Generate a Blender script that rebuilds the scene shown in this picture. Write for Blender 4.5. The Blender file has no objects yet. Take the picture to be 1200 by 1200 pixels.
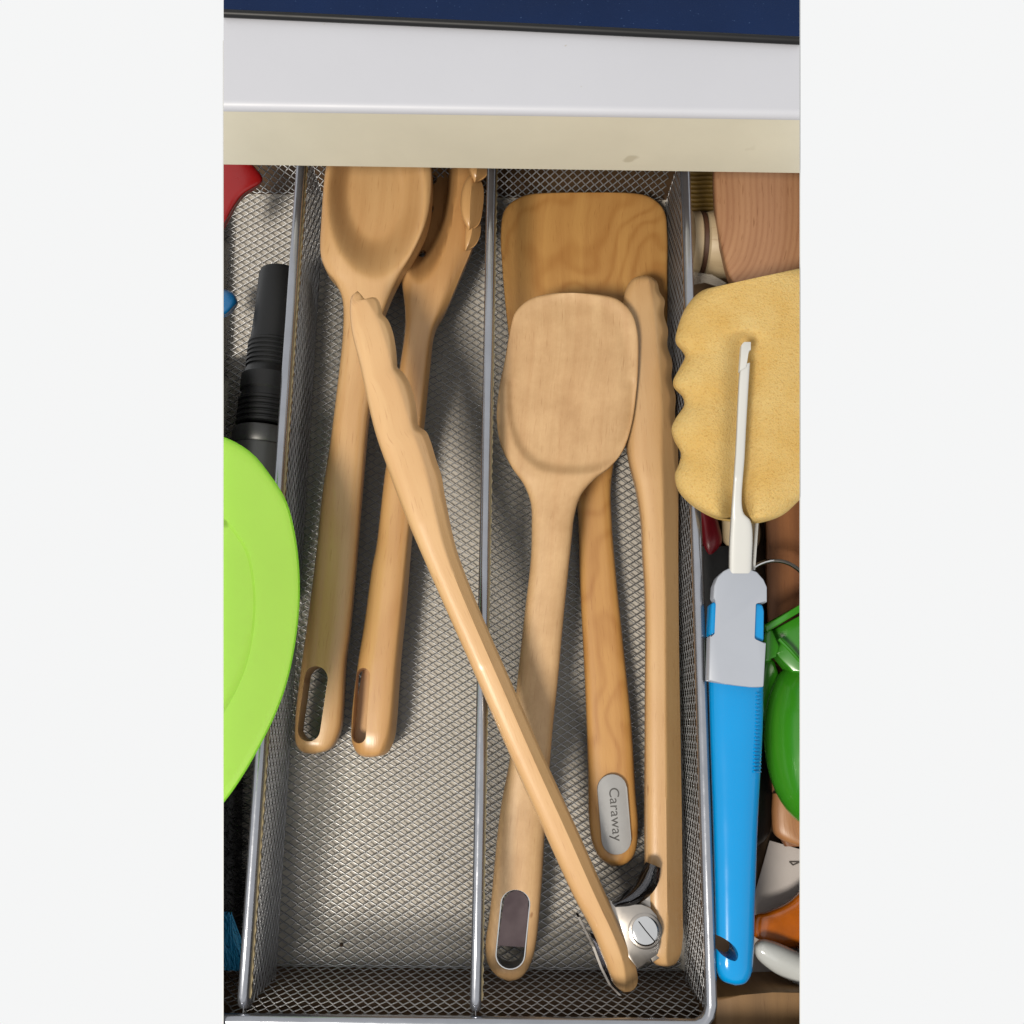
import bpy, bmesh, math, random
import numpy as np
from mathutils import Vector, Matrix
random.seed(7); np.random.seed(7)
sc = bpy.context.scene
MM = 0.001
# ------------------------------------------------------------------ camera
F = 1100.0; HC = 480.0                      # focal length in photo pixels (1200 px frame), height in mm
Yd = Vector((62, 4885, 1100)).normalized()  # drawer's long direction in camera axes (right, up, forward)
Xd = Vector((1, -0.0135, 0.0036)); Xd = (Xd - Xd.dot(Yd) * Yd).normalized()
Zd = Xd.cross(Yd)
if Zd.z > 0: Zd = -Zd
def ray(px, py):
    d = Vector((px - 600, 600 - py, F)); return Vector((Xd.dot(d), Yd.dot(d), Zd.dot(d)))
def P(px, py, z=0.0):
    r = ray(px, py); t = (z - HC) / r.z
    return Vector((r.x * t, r.y * t, z))
cam = bpy.data.cameras.new('camera'); co = bpy.data.objects.new('camera', cam); sc.collection.objects.link(co)
cam.sensor_width = 36; cam.lens = 36 * F / 1200; cam.clip_start = 0.01; cam.clip_end = 50
right = Vector((Xd.x, Yd.x, Zd.x)); up = Vector((Xd.y, Yd.y, Zd.y)); fwd = Vector((Xd.z, Yd.z, Zd.z))
M = Matrix((right, up, -fwd)).transposed().to_4x4(); M.translation = Vector((0, 0, HC * MM))
co.matrix_world = M; sc.camera = co
# ------------------------------------------------------------------ light
w = bpy.data.worlds.new('World'); sc.world = w; w.use_nodes = True
bg = w.node_tree.nodes['Background']; bg.inputs[0].default_value = (0.995, 1.0, 1.0, 1); bg.inputs[1].default_value = 0.92
def lamp(name, pos, tgt, size, power, col):
    l = bpy.data.lights.new(name, 'AREA'); l.shape = 'DISK'; l.size = size; l.energy = power; l.color = col
    o = bpy.data.objects.new(name, l); sc.collection.objects.link(o); o.location = pos
    o.rotation_euler = (Vector(tgt) - Vector(pos)).to_track_quat('-Z', 'Y').to_euler(); return o
lamp('kitchen_lamp', (-0.60, -0.74, 1.60), (0, 0.08, 0.0), 0.40, 45, (1.0, 0.93, 0.82))
sc.view_settings.view_transform = 'Standard'; sc.view_settings.look = 'None'
sc.view_settings.exposure = 0; sc.view_settings.gamma = 1
sc.cycles.max_bounces = 8; sc.cycles.caustics_reflective = False; sc.cycles.caustics_refractive = False
# ------------------------------------------------------------------ materials
KD = 0.5
def lin(c):
    return tuple(KD * ((v / 255) / 12.92 if v <= 10 else (((v / 255) + .055) / 1.055) ** 2.4) for v in c)
class NT:
    def __init__(s, m): s.t = m.node_tree; s.n = s.t.nodes
    def add(s, ty, **kw):
        n = s.n.new(ty)
        for k, v in kw.items():
            if k.startswith('_'): setattr(n, k[1:], v)
            else: n.inputs[k.replace('__', ' ')].default_value = v
        return n
    def l(s, a, b): s.t.links.new(a, b)
def base(name, rough=.5, metal=0.0, spec=.5, coat=0):
    m = bpy.data.materials.new(name); m.use_nodes = True; k = NT(m); b = k.n['Principled BSDF']
    b.inputs['Roughness'].default_value = rough; b.inputs['Metallic'].default_value = metal
    b.inputs['Specular IOR Level'].default_value = spec; b.inputs['Coat Weight'].default_value = coat
    return m, k, b
def ramp(k, fac, stops):
    r = k.add('ShaderNodeValToRGB'); e = r.color_ramp.elements
    while len(e) < len(stops): e.new(.5)
    for i, (p, c) in enumerate(stops): e[i].position = p; e[i].color = (*c, 1)
    k.l(fac, r.inputs[0]); return r.outputs[0]
def plain(name, c, rough=.5, metal=0.0, var=.08, vs=40, bump=.0, bs=800, spec=.5, coat=0, marks=None):
    """colour with soft mottling, fine relief and a little wear"""
    m, k, b = base(name, rough, metal, spec, coat)
    tc = k.add('ShaderNodeTexCoord'); n = k.add('ShaderNodeTexNoise', Scale=vs, Detail=6.0, Roughness=.6)
    k.l(tc.outputs['Object'], n.inputs['Vector'])
    lo = tuple(v * (1 - var) for v in c); hi = tuple(min(1, v * (1 + var)) for v in c)
    col = ramp(k, n.outputs['Fac'], [(.3, lo), (.7, hi)])
    if marks:
        mc, ms, th = marks
        n3 = k.add('ShaderNodeTexNoise', Scale=ms, Detail=3.0); k.l(tc.outputs['Object'], n3.inputs['Vector'])
        f = ramp(k, n3.outputs['Fac'], [(th, (0, 0, 0)), (th + .03, (1, 1, 1))])
        mx = k.add('ShaderNodeMix', _data_type='RGBA'); k.l(f, mx.inputs[0]); k.l(col, mx.inputs[6]); mx.inputs[7].default_value = (*mc, 1)
        col = mx.outputs[2]
    k.l(col, b.inputs['Base Color'])
    n2 = k.add('ShaderNodeTexNoise', Scale=vs * 3, Detail=4.0); k.l(tc.outputs['Object'], n2.inputs['Vector'])
    mr = k.add('ShaderNodeMapRange'); mr.inputs[3].default_value = max(.02, rough - .08); mr.inputs[4].default_value = min(1, rough + .1)
    k.l(n2.outputs['Fac'], mr.inputs[0]); k.l(mr.outputs[0], b.inputs['Roughness'])
    if bump:
        n4 = k.add('ShaderNodeTexNoise', Scale=bs, Detail=3.0); k.l(tc.outputs['Object'], n4.inputs['Vector'])
        bp = k.add('ShaderNodeBump', Strength=bump, Distance=.0005); k.l(n4.outputs['Fac'], bp.inputs['Height']); k.l(bp.outputs[0], b.inputs['Normal'])
    return m
def wood(name, light, dark, rough=.42, band=.5, bandscale=60, fleck=.5, seed=0, coat=.0, swirl=3.0, stain=0.0, by=.06, ns=(14, 5)):
    light = (light[0] * 1.13, light[1] * 1.12, light[2] * 1.04); dark = (dark[0] * 1.13, dark[1] * 1.12, dark[2] * 1.04)
    """grain runs along UV.y; UV is in metres (x across, y along)"""
    m, k, b = base(name, rough, spec=.45, coat=coat)
    b.inputs['Coat Roughness'].default_value = .25
    uv = k.add('ShaderNodeUVMap', _uv_map='grain')
    def mapped(sx, sy, off):
        mp = k.add('ShaderNodeMapping'); mp.inputs['Scale'].default_value = (sx, sy, 1); mp.inputs['Location'].default_value = (off + seed * 3.1, seed * 1.7 + off, seed)
        k.l(uv.outputs[0], mp.inputs[0]); return mp.outputs[0]
    n1 = k.add('ShaderNodeTexNoise', Scale=1.0, Detail=5.0, Roughness=.55, Distortion=.6); k.l(mapped(170, 6, 0), n1.inputs['Vector'])
    # growth bands, warped by a slow noise -> cathedral figure
    n0 = k.add('ShaderNodeTexNoise', Scale=1.0, Detail=2.0); k.l(mapped(*ns, 4), n0.inputs['Vector'])
    mul = k.add('ShaderNodeMath', _operation='MULTIPLY'); mul.inputs[1].default_value = swirl * 12; k.l(n0.outputs['Fac'], mul.inputs[0])
    sx = k.add('ShaderNodeSeparateXYZ'); k.l(mapped(bandscale, bandscale * .06, 0), sx.inputs[0])
    if by != .06:
        sm = k.add('ShaderNodeMath', _operation='MULTIPLY_ADD'); sm.inputs[1].default_value = by / .06; k.l(sx.outputs[1], sm.inputs[0]); k.l(sx.outputs[0], sm.inputs[2])
    ad = k.add('ShaderNodeMath', _operation='ADD'); k.l(mul.outputs[0], ad.inputs[0]); k.l(sm.outputs[0] if by != .06 else sx.outputs[0], ad.inputs[1])
    sn = k.add('ShaderNodeMath', _operation='SINE'); k.l(ad.outputs[0], sn.inputs[0])
    mr = k.add('ShaderNodeMapRange'); mr.inputs[1].default_value = -1; k.l(sn.outputs[0], mr.inputs[0])
    pw = k.add('ShaderNodeMath', _operation='POWER'); pw.inputs[1].default_value = 2.2; k.l(mr.outputs[0], pw.inputs[0])
    mb = k.add('ShaderNodeMath', _operation='MULTIPLY'); mb.inputs[1].default_value = band; k.l(pw.outputs[0], mb.inputs[0])
    m1 = k.add('ShaderNodeMath', _operation='MULTIPLY_ADD'); m1.inputs[1].default_value = 1.15; m1.inputs[2].default_value = -.33
    k.l(n1.outputs['Fac'], m1.inputs[0])
    s = k.add('ShaderNodeMath', _operation='ADD', _use_clamp=True); k.l(m1.outputs[0], s.inputs[0]); k.l(mb.outputs[0], s.inputs[1])
    col = ramp(k, s.outputs[0], [(0, light), (1, dark)])
    # pores: short dark dashes
    n2 = k.add('ShaderNodeTexNoise', Scale=1.0, Detail=2.0); k.l(mapped(1300, 90, 2), n2.inputs['Vector'])
    f = ramp(k, n2.outputs['Fac'], [(.62, (0, 0, 0)), (.74, (fleck, fleck, fleck))])
    mx = k.add('ShaderNodeMix', _data_type='RGBA', _blend_type='MULTIPLY'); k.l(f, mx.inputs[0]); k.l(col, mx.inputs[6]); mx.inputs[7].default_value = (.62, .5, .4, 1)
    # rare knots and nicks
    n5 = k.add('ShaderNodeTexNoise', Scale=1.0, Detail=1.0); k.l(mapped(230, 90, 9), n5.inputs['Vector'])
    f5 = ramp(k, n5.outputs['Fac'], [(.77, (0, 0, 0)), (.82, (.7, .7, .7))])
    mx2 = k.add('ShaderNodeMix', _data_type='RGBA', _blend_type='MULTIPLY'); k.l(f5, mx2.inputs[0]); k.l(mx.outputs[2], mx2.inputs[6]); mx2.inputs[7].default_value = (.45, .3, .2, 1)
    out = mx2.outputs[2]
    if stain:
        n6 = k.add('ShaderNodeTexNoise', Scale=1.0, Detail=7.0, Roughness=.7); k.l(mapped(55, 45, 5), n6.inputs['Vector'])
        f6 = ramp(k, n6.outputs['Fac'], [(.36, (0, 0, 0)), (.66, (stain, stain, stain))])
        mx3 = k.add('ShaderNodeMix', _data_type='RGBA', _blend_type='MULTIPLY'); k.l(f6, mx3.inputs[0]); k.l(out, mx3.inputs[6]); mx3.inputs[7].default_value = (.74, .68, .6, 1)
        out = mx3.outputs[2]
    k.l(out, b.inputs['Base Color'])
    rr = k.add('ShaderNodeMapRange'); rr.inputs[3].default_value = rough - .08; rr.inputs[4].default_value = rough + .14
    k.l(n1.outputs['Fac'], rr.inputs[0]); k.l(rr.outputs[0], b.inputs['Roughness'])
    n4 = k.add('ShaderNodeTexNoise', Scale=1.0, Detail=3.0); k.l(mapped(1500, 200, 7), n4.inputs['Vector'])
    bp = k.add('ShaderNodeBump', Strength=.22, Distance=.0003); k.l(n4.outputs['Fac'], bp.inputs['Height']); k.l(bp.outputs[0], b.inputs['Normal'])
    return m
# ------------------------------------------------------------------ mesh helpers
# the photograph shows the drawer only between two side edges: what is built ends there
CLIP = []
for px, s in ((262, -1), (937, 1)):
    a, b_ = ray(px, 0), ray(px, 1200); n = a.cross(b_).normalized()
    if n.x * s < 0: n = -n
    CLIP.append(n)
def clip(bm):
    c = Vector((0, 0, HC))
    for n in CLIP:
        if max(((v.co - c).dot(n) for v in bm.verts), default=-1) <= 0: continue
        g = bm.verts[:] + bm.edges[:] + bm.faces[:]
        r = bmesh.ops.bisect_plane(bm, geom=g, dist=1e-4, plane_co=c, plane_no=n, clear_outer=True)
        cut = [e for e in r['geom_cut'] if isinstance(e, bmesh.types.BMEdge) and e.is_valid and e.is_boundary]
        if cut and len(bm.faces) < 60000:
            bmesh.ops.holes_fill(bm, edges=cut, sides=0)
def finish(name, bm, mat, parent=None, smooth=True, doclip=True, angle=40):
    if doclip: clip(bm)
    bmesh.ops.recalc_face_normals(bm, faces=bm.faces[:])
    off = parent.location if parent else Vector((0, 0, 0))
    par = parent
    while par and par.parent: par = par.parent; off = off + par.location
    cen = Vector((0, 0, 0))
    for v in bm.verts: v.co = v.co * MM - off
    me = bpy.data.meshes.new(name); bm.to_mesh(me); bm.free()
    for m in (mat if isinstance(mat, list) else [mat]): me.materials.append(m)
    if smooth:
        me.polygons.foreach_set('use_smooth', [True] * len(me.polygons)); me.set_sharp_from_angle(angle=math.radians(angle))
    o = bpy.data.objects.new(name, me); sc.collection.objects.link(o)
    if parent: o.parent = parent
    return o
def thing(name, label, cat, loc, group=None):
    o = bpy.data.objects.new(name, None); sc.collection.objects.link(o); o.location = loc * MM
    o['label'] = label; o['category'] = cat; o.empty_display_size = .01
    if group: o['group'] = group
    return o
def origin_to(o, loc):   # move a top-level mesh's origin to its base
    d = loc * MM; o.data.transform(Matrix.Translation(-d)); o.location = d
def tag(o, label, cat, group=None):
    o['label'] = label; o['category'] = cat
    if group: o['group'] = group
    n = len(o.data.vertices); a = np.empty(n * 3); o.data.vertices.foreach_get('co', a); a = a.reshape(-1, 3)
    c = (a.max(0) + a.min(0)) / 2; origin_to(o, Vector((c[0], c[1], a[:, 2].min())) / MM)
    return o
def curve(pts, n, closed=False):
    """Catmull-Rom through pts, resampled to n points by arc length"""
    p = np.array(pts, float)
    q = np.vstack([p[-1], p, p[0], p[1]]) if closed else np.vstack([2 * p[0] - p[1], p, 2 * p[-1] - p[-2]])
    out = []
    for i in range(1, len(q) - 2):
        p0, p1, p2, p3 = q[i - 1], q[i], q[i + 1], q[i + 2]
        a0 = max(np.linalg.norm(p1 - p0), 1e-6) ** .5; a1 = max(np.linalg.norm(p2 - p1), 1e-6) ** .5; a2 = max(np.linalg.norm(p3 - p2), 1e-6) ** .5
        m1 = (p1 - p0) / a0 - (p2 - p0) / (a0 + a1) + (p2 - p1) / a1; m2 = (p2 - p1) / a1 - (p3 - p1) / (a1 + a2) + (p3 - p2) / a2
        m1 *= a1; m2 *= a1
        for t in np.linspace(0, 1, 12, endpoint=False):
            h = ((2 * t ** 3 - 3 * t ** 2 + 1), (t ** 3 - 2 * t ** 2 + t), (-2 * t ** 3 + 3 * t ** 2), (t ** 3 - t ** 2))
            out.append(h[0] * p1 + h[1] * m1 + h[2] * p2 + h[3] * m2)
    if not closed: out.append(q[-2])
    else: out.append(q[1])
    out = np.array(out); d = np.r_[0, np.cumsum(np.linalg.norm(np.diff(out, axis=0), axis=1))]
    t = np.linspace(0, d[-1], n, endpoint=not closed)
    return np.stack([np.interp(t, d, out[:, k]) for k in range(out.shape[1])], 1)
def interp(keys, x):
    ks = sorted(keys); return float(np.interp(x, [k[0] for k in ks], [k[1] for k in ks]))
def loft(L, R, z, t, e=2.6, N=110, Mx=20, top=None, tb=None, crest=0.0, eb=None, facet=None):
    """solid between two photo-side outlines. z: [(photo y, height mm)], t: half thickness mm (number or keys)
    e: section exponent, top(px,py)->mm added to the upper surface, crest: -1..1 ridge position"""
    Lc = curve(L, N); Rc = curve(R, N); bm = bmesh.new(); uvl = bm.loops.layers.uv.new('grain')
    us = np.sin(np.linspace(-math.pi / 2, math.pi / 2, Mx + 1)); rows = []; uvs = {}
    s = 0; prev = None
    if facet:
        kk = np.exp(-np.linspace(-2, 2, 31) ** 2); kk /= kk.sum(); Rsm = np.stack([np.convolve(np.pad(Rc[:, q], 15, mode='edge'), kk, 'valid') for q in (0, 1)], 1)
    for i in range(N):
        a, b = Lc[i], Rc[i]; c = (a + b) / 2; zc = interp(z, c[1]) if not isinstance(z, (int, float)) else z
        th = interp(t, c[1]) if not isinstance(t, (int, float)) else t; tbm = th if tb is None else (interp(tb, c[1]) if not isinstance(tb, (int, float)) else tb)
        wpx = np.linalg.norm(b - a) / 2; wmm = wpx * (HC - zc) / F
        k = min(1, (wmm / (1.1 * max(th, 1))) ) ** .6 if wmm > 0 else 0
        cw = P(c[0], c[1], zc)
        if prev is not None: s += (cw - prev).length
        prev = cw; row = []
        for j, u in enumerate(us):
            p = a + (b - a) * (u + 1) / 2; uu = abs(u)
            h = max(0, 1 - uu ** e) ** (1 / e) * th * k
            if crest is not None and crest != 0: h *= 1 - .35 * abs(u - crest) ** 1.3 / (1 + abs(crest)) 
            if facet:
                fu = interp(facet, c[1]); sp_ = a + (Rsm[i] - a) * (fu + 1) / 2; fw = min(.97, 2 * float(np.dot(sp_ - a, b - a)) / max(1e-6, float(np.dot(b - a, b - a))) - 1)
                g = max(0, (u - fw)) / max(.02, 1 - fw); h = h * (1 - g) + min(h, th * k * (1 - .92 * g)) * g
                h = min(h, th * k * (1 - 1.15 * max(0, u - fw)) ) if u > fw else h
            if top: h += top(p[0], p[1]) * (1 if uu < .999 else 0)
            v = bm.verts.new(P(p[0], p[1], zc + h)); uvs[v] = (u * wmm * MM, s * MM); row.append(v)
        eb_ = eb or e
        for j in range(Mx - 1, 0, -1):
            u = us[j]; p = a + (b - a) * (u + 1) / 2; h = max(0, 1 - abs(u) ** eb_) ** (1 / eb_) * tbm * k
            q = P(p[0], p[1], zc); q.z = zc - h; v = bm.verts.new(q); uvs[v] = (u * wmm * MM, (s * MM)); row.append(v)
        rows.append(row)
    n = len(rows[0])
    for i in range(N - 1):
        for j in range(n):
            bm.faces.new((rows[i][j], rows[i][(j + 1) % n], rows[i + 1][(j + 1) % n], rows[i + 1][j]))
    bm.faces.new(rows[0]); bm.faces.new(rows[-1][::-1])
    for f in bm.faces:
        for l in f.loops: l[uvl].uv = uvs[l.vert]
    bmesh.ops.remove_doubles(bm, verts=bm.verts[:], dist=1e-3)
    return bm
def prism(poly, ztop, h, bev=0, seg=2, smooth_n=0, zf=None, lift=0):
    pts = curve(poly, smooth_n, True) if smooth_n else np.array(poly, float)
    bm = bmesh.new(); c = pts.mean(0)
    T = [bm.verts.new(P(p[0], p[1], zf(p[0], p[1]) if zf else ztop)) for p in pts]
    B = [bm.verts.new(Vector((v.co.x, v.co.y, v.co.z - h))) for v in T]
    for v in T: v.co.z += lift
    bm.faces.new(T); bm.faces.new(B[::-1])
    n = len(T); te = []
    for i in range(n): bm.faces.new((T[i], B[i], B[(i + 1) % n], T[(i + 1) % n]))
    bm.edges.ensure_lookup_table()
    if bev:
        es = [e for e in bm.edges if (e.verts[0] in T and e.verts[1] in T) or (not smooth_n and ((e.verts[0] in T) != (e.verts[1] in T)))]
        bmesh.ops.bevel(bm, geom=es, offset=bev, segments=seg, affect='EDGES', profile=.5, clamp_overlap=True)
    uvl = bm.loops.layers.uv.new('grain')
    for f in bm.faces:
        for l in f.loops: l[uvl].uv = (l.vert.co.x * MM, l.vert.co.y * MM)
    return bm
def box(x0, x1, y0, y1, z0, z1, bev=0):
    bm = bmesh.new(); r = bmesh.ops.create_cube(bm, size=1)
    for v in bm.verts: v.co = Vector((x0 + (v.co.x + .5) * (x1 - x0), y0 + (v.co.y + .5) * (y1 - y0), z0 + (v.co.z + .5) * (z1 - z0)))
    if bev: bmesh.ops.bevel(bm, geom=bm.edges[:], offset=bev, segments=3, affect='EDGES', profile=.5)
    uvl = bm.loops.layers.uv.new('grain')
    for f in bm.faces:
        for l in f.loops: l[uvl].uv = (l.vert.co.y * MM, l.vert.co.x * MM)
    return bm
def tube(pts, r, n=12, bm=None, closed=False):
    """pts in world mm; r number or list"""
    bm = bm or bmesh.new(); uvl = bm.loops.layers.uv.get('grain') or bm.loops.layers.uv.new('grain')
    pts = [Vector(p) for p in pts]; rings = []; N = len(pts); nrm = None
    for i, p in enumerate(pts):
        a = pts[(i - 1) % N] if closed else pts[max(0, i - 1)]; b = pts[(i + 1) % N] if closed else pts[min(N - 1, i + 1)]
        t = (b - a).normalized()
        if nrm is None: nrm = t.orthogonal().normalized()
        nrm = (nrm - nrm.dot(t) * t).normalized(); bi = t.cross(nrm); rr = r[i] if hasattr(r, '__len__') else r
        rings.append([bm.verts.new(p + rr * (math.cos(2 * math.pi * k / n) * nrm + math.sin(2 * math.pi * k / n) * bi)) for k in range(n)])
    for i in range(N if closed else N - 1):
        A, B = rings[i], rings[(i + 1) % N]
        for k in range(n):
            f = bm.faces.new((A[k], A[(k + 1) % n], B[(k + 1) % n], B[k]))
            for l, uv in zip(f.loops, ((k, i), (k + 1, i), (k + 1, i + 1), (k, i + 1))): l[uvl].uv = (uv[0] * .003, uv[1] * .004)
    if not closed: bm.faces.new(rings[0][::-1]); bm.faces.new(rings[-1])
    return bm
def boolean_cut(o, cutter_bm):
    me = bpy.data.meshes.new('cutter'); bmesh.ops.recalc_face_normals(cutter_bm, faces=cutter_bm.faces[:])
    off = o.parent.location if o.parent else o.location
    for v in cutter_bm.verts: v.co = v.co * MM - off
    cutter_bm.to_mesh(me); cutter_bm.free()
    c = bpy.data.objects.new('cutter', me); sc.collection.objects.link(c)
    if o.parent: c.parent = o.parent
    bpy.context.view_layer.update()
    md = o.modifiers.new('b', 'BOOLEAN'); md.operation = 'DIFFERENCE'; md.solver = 'EXACT'; md.object = c
    dg = bpy.context.evaluated_depsgraph_get(); new = bpy.data.meshes.new_from_object(o.evaluated_get(dg))
    o.modifiers.clear()
    if len(new.polygons) > 50:
        old = o.data; o.data = new; bpy.data.meshes.remove(old)
        new.polygons.foreach_set('use_smooth', [True] * len(new.polygons)); new.set_sharp_from_angle(angle=math.radians(38))
    bpy.data.objects.remove(c); bpy.data.meshes.remove(me)
def slot_poly(x0, y0, x1, y1, r, n=10):
    """pill between two photo points"""
    a = np.array([x0, y0], float); b = np.array([x1, y1], float); d = (b - a) / np.linalg.norm(b - a); pn = np.array([-d[1], d[0]]); out = []
    for k in range(n + 1):
        th = math.pi * k / n; out.append(b + r * (math.cos(th) * pn + math.sin(th) * d))
    for k in range(n + 1):
        th = math.pi * k / n; out.append(a - r * (math.cos(th) * pn + math.sin(th) * d))
    return [tuple(p) for p in out]
def strand_sheet(fn, lenA, lenB, cellA=6.3, cellB=4.0, hw=.30, hh=.42, tilt=.35, keep=None, jit=.06):
    """expanded-metal lattice: zigzag strands meeting at nodes. fn(a,b,h)->world mm arrays"""
    na = int(lenA / (cellA / 2)); nb = int(lenB / (cellB / 2)); V = []; Fc = []
    i = np.arange(na + 1); a = i * cellA / 2
    for j in range(nb + 1):
        b = j * cellB / 2 + ((-1.0) ** (i + j)) * cellB / 4 + np.random.uniform(-jit, jit, len(i)); b = np.clip(b, 0, lenB)
        sl = ((-1.0) ** (i + j))
        ring = []
        for (db, dh) in ((-hw, -hh + tilt), (hw, -hh - tilt), (hw, hh - tilt), (-hw, hh + tilt)):
            ring.append(fn(a, b + db, dh + sl * .18))
        ring = np.stack(ring, 1)          # (na+1,4,3)
        base_ = sum(len(v) for v in V) if False else strand_sheet.cnt
        V.append(ring.reshape(-1, 3)); strand_sheet.cnt += len(ring) * 4
        q = base_ + 4 * i[:-1]
        for k in range(4):
            k2 = (k + 1) % 4; Fc.append(np.stack([q + k, q + k2, q + 4 + k2, q + 4 + k], 1))
    return np.vstack(V), np.vstack(Fc)
strand_sheet.cnt = 0
def sheet_object(name, sheets, mat, parent):
    """sheets: list of argument tuples for strand_sheet; outside the side edges nothing is built"""
    strand_sheet.cnt = 0; Vs = []; Fs = []
    for args, kw in sheets:
        v, f = strand_sheet(*args, **kw); Vs.append(v); Fs.append(f)
    V = np.vstack(Vs); Fc = np.vstack(Fs)
    ok = np.ones(len(V), bool)
    for n in CLIP: ok &= ((V - np.array([0, 0, HC])) @ np.array(n)) <= 0
    Fc = Fc[ok[Fc].all(1)]; used = np.unique(Fc); mp = -np.ones(len(V), int); mp[used] = np.arange(len(used)); V = V[used]; Fc = mp[Fc]
    V = V * MM - np.array(parent.location)
    me = bpy.data.meshes.new(name); me.vertices.add(len(V)); me.vertices.foreach_set('co', V.ravel().astype(np.float32))
    me.loops.add(Fc.size); me.loops.foreach_set('vertex_index', Fc.ravel().astype(np.int32)); me.polygons.add(len(Fc))
    me.polygons.foreach_set('loop_start', np.arange(0, Fc.size, 4, dtype=np.int32)); me.update(calc_edges=True); me.validate()
    me.materials.append(mat); o = bpy.data.objects.new(name, me); sc.collection.objects.link(o); o.parent = parent; o['kind'] = 'stuff'
    return o
# ------------------------------------------------------------------ palette
W_LIGHT = wood('pale_maple', lin((223, 180, 129)), lin((196, 146, 93)), seed=1, band=.22, coat=.25, rough=.36)
W_LIGHT2 = wood('maple_server', lin((219, 171, 116)), lin((186, 132, 78)), seed=2, band=.25, coat=.25, rough=.35)
W_TONG = wood('maple_tongs', lin((228, 187, 138)), lin((202, 152, 100)), seed=3, band=.2, coat=.3, rough=.34)
W_TURN = wood('amber_beech', lin((216, 164, 98)), lin((178, 120, 60)), seed=5, band=.34, bandscale=330, swirl=3.4, by=.5, ns=(26, 17), coat=.12, rough=.4)
W_SCRP = wood('worn_maple', lin((227, 189, 144)), lin((199, 153, 107)), seed=6, band=.12, stain=.7, rough=.5)
W_PINK = wood('red_beech', lin((196, 148, 112)), lin((160, 108, 76)), seed=8, band=.28, bandscale=2200, swirl=.9, rough=.5, fleck=.9)
W_BROWN = wood('brown_wood', lin((170, 112, 70)), lin((112, 66, 38)), seed=9, band=.5, bandscale=300, swirl=1, rough=.5)
W_DARK = wood('drawer_wood', lin((112, 84, 56)), lin((80, 58, 38)), seed=10, band=.5, bandscale=300, swirl=1, rough=.6)
STEEL = plain('wire_steel', (.26, .26, .265), rough=.36, metal=.85, var=.15, vs=200)
RAIL = plain('rail_steel', (.30, .31, .34), rough=.2, metal=.9, var=.08, vs=60, bump=.08, bs=300)
CHROME = plain('polished_steel', (.58, .58, .58), rough=.08, metal=1, var=.05, vs=80)
SATIN = plain('satin_steel', (.36, .33, .30), rough=.3, metal=1, var=.06, vs=90)
LINER = plain('beige_liner', lin((228, 219, 206)), rough=.8, var=.10, vs=30, bump=.4, bs=900)
COUNTER = plain('white_laminate', lin((215, 217, 226)), rough=.45, var=.025, vs=9, marks=(lin((196, 190, 180)), 260, .74))
EDGE = plain('cream_edging', lin((246, 240, 218)), rough=.5, var=.06, vs=14, marks=(lin((222, 214, 190)), 30, .72))
WHITEBOARD = plain('white_board', lin((235, 235, 232)), rough=.6, var=.02)
BLACK = plain('black_plastic', lin((18, 19, 21)), rough=.45, var=.2, spec=.3)
# ------------------------------------------------------------------ setting: drawer and worktop
ZB = 85.0; Y0 = P(600, 198, ZB).y
zt = min(((abs(P(600, 130, z).y - Y0), z) for z in np.arange(90, 160, .5)))[1]; ZT = float(zt)
print('counter top z', ZT, 'front y', Y0)
XL, XR = -260, 260
def st(o): o['kind'] = 'structure'; return o
yb, yf = Y0 + 130, P(600, 1235, 58).y
st(finish('drawer_bottom', box(XL, XR, yf, yb, -16, -4.5), W_DARK))
b = box(XL, XR, yb - 12, yb, -4.4, 84); st(finish('light_block_back', b, W_DARK))  # unseen back wall, added to stop light leaking in from behind
st(finish('light_block_front', box(XL, XR, yf - 16, yf, -16, 66, 1), W_DARK))  # front wall below the view, added to limit light entering there
for s, n in zip((-1, 1), CLIP):       # thin side boards added on the outer edges to keep stray light out
    bm = bmesh.new(); c = Vector((0, 0, HC)); nn = n
    def side_pt(y, z, off): # point with n.(p-c)=off
        x = (off - nn.y * y - nn.z * (z - HC)) / nn.x; return bm.verts.new((x, y, z))
    ys = P(300, 470, 0).y   # left board is lowered towards the back to let light in
    prof_ = ((yf - 16, -16), (yb, -16), (yb, 62), (yf - 16, 62)) if s > 0 else ((yf - 16, -16), (yb, -16), (yb, 8), (ys + 20, 8), (ys, 62), (yf - 16, 62))
    q = [[side_pt(y, z, o) for o in (.08, .40)] for (y, z) in prof_]
    for i in range(len(q)): bm.faces.new((q[i][0], q[i][1], q[(i + 1) % len(q)][1], q[(i + 1) % len(q)][0]))
    bm.faces.new([a[0] for a in q]); bm.faces.new([a[1] for a in q][::-1])
    st(finish('light_block_side', bm, WHITEBOARD, doclip=False, smooth=False))
ct = thing('countertop', 'white laminate worktop overhanging the open drawer, with a cream front edge', 'countertop', Vector((0, Y0, ZB)))
def slab(y0, y1, z0, z1, bev):
    bm = box(XL - 60, XR + 60, y0, y1, z0, z1); es = [e for e in bm.edges if all(abs(v.co.y - y0) < .01 and abs(v.co.z - z1) < .01 for v in e.verts)]
    if bev: bmesh.ops.bevel(bm, geom=es, offset=bev, segments=6, affect='EDGES', profile=.5)
    return bm
finish('top_board', slab(Y0, Y0 + 330, ZT - 3.4, ZT, 3.2), COUNTER, ct)
finish('core_board', slab(Y0 + 1.5, Y0 + 330, ZB + .5, ZT - 3.45, 0), WHITEBOARD, ct)
finish('front_edging', slab(Y0 + .15, Y0 + 1.4, ZB, ZT - 3.45, 0), EDGE, ct)
bt = thing('desk_mat', 'dark blue mat with black bound edge lying on the white worktop', 'mat', P(600, 20, ZT))
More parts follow.
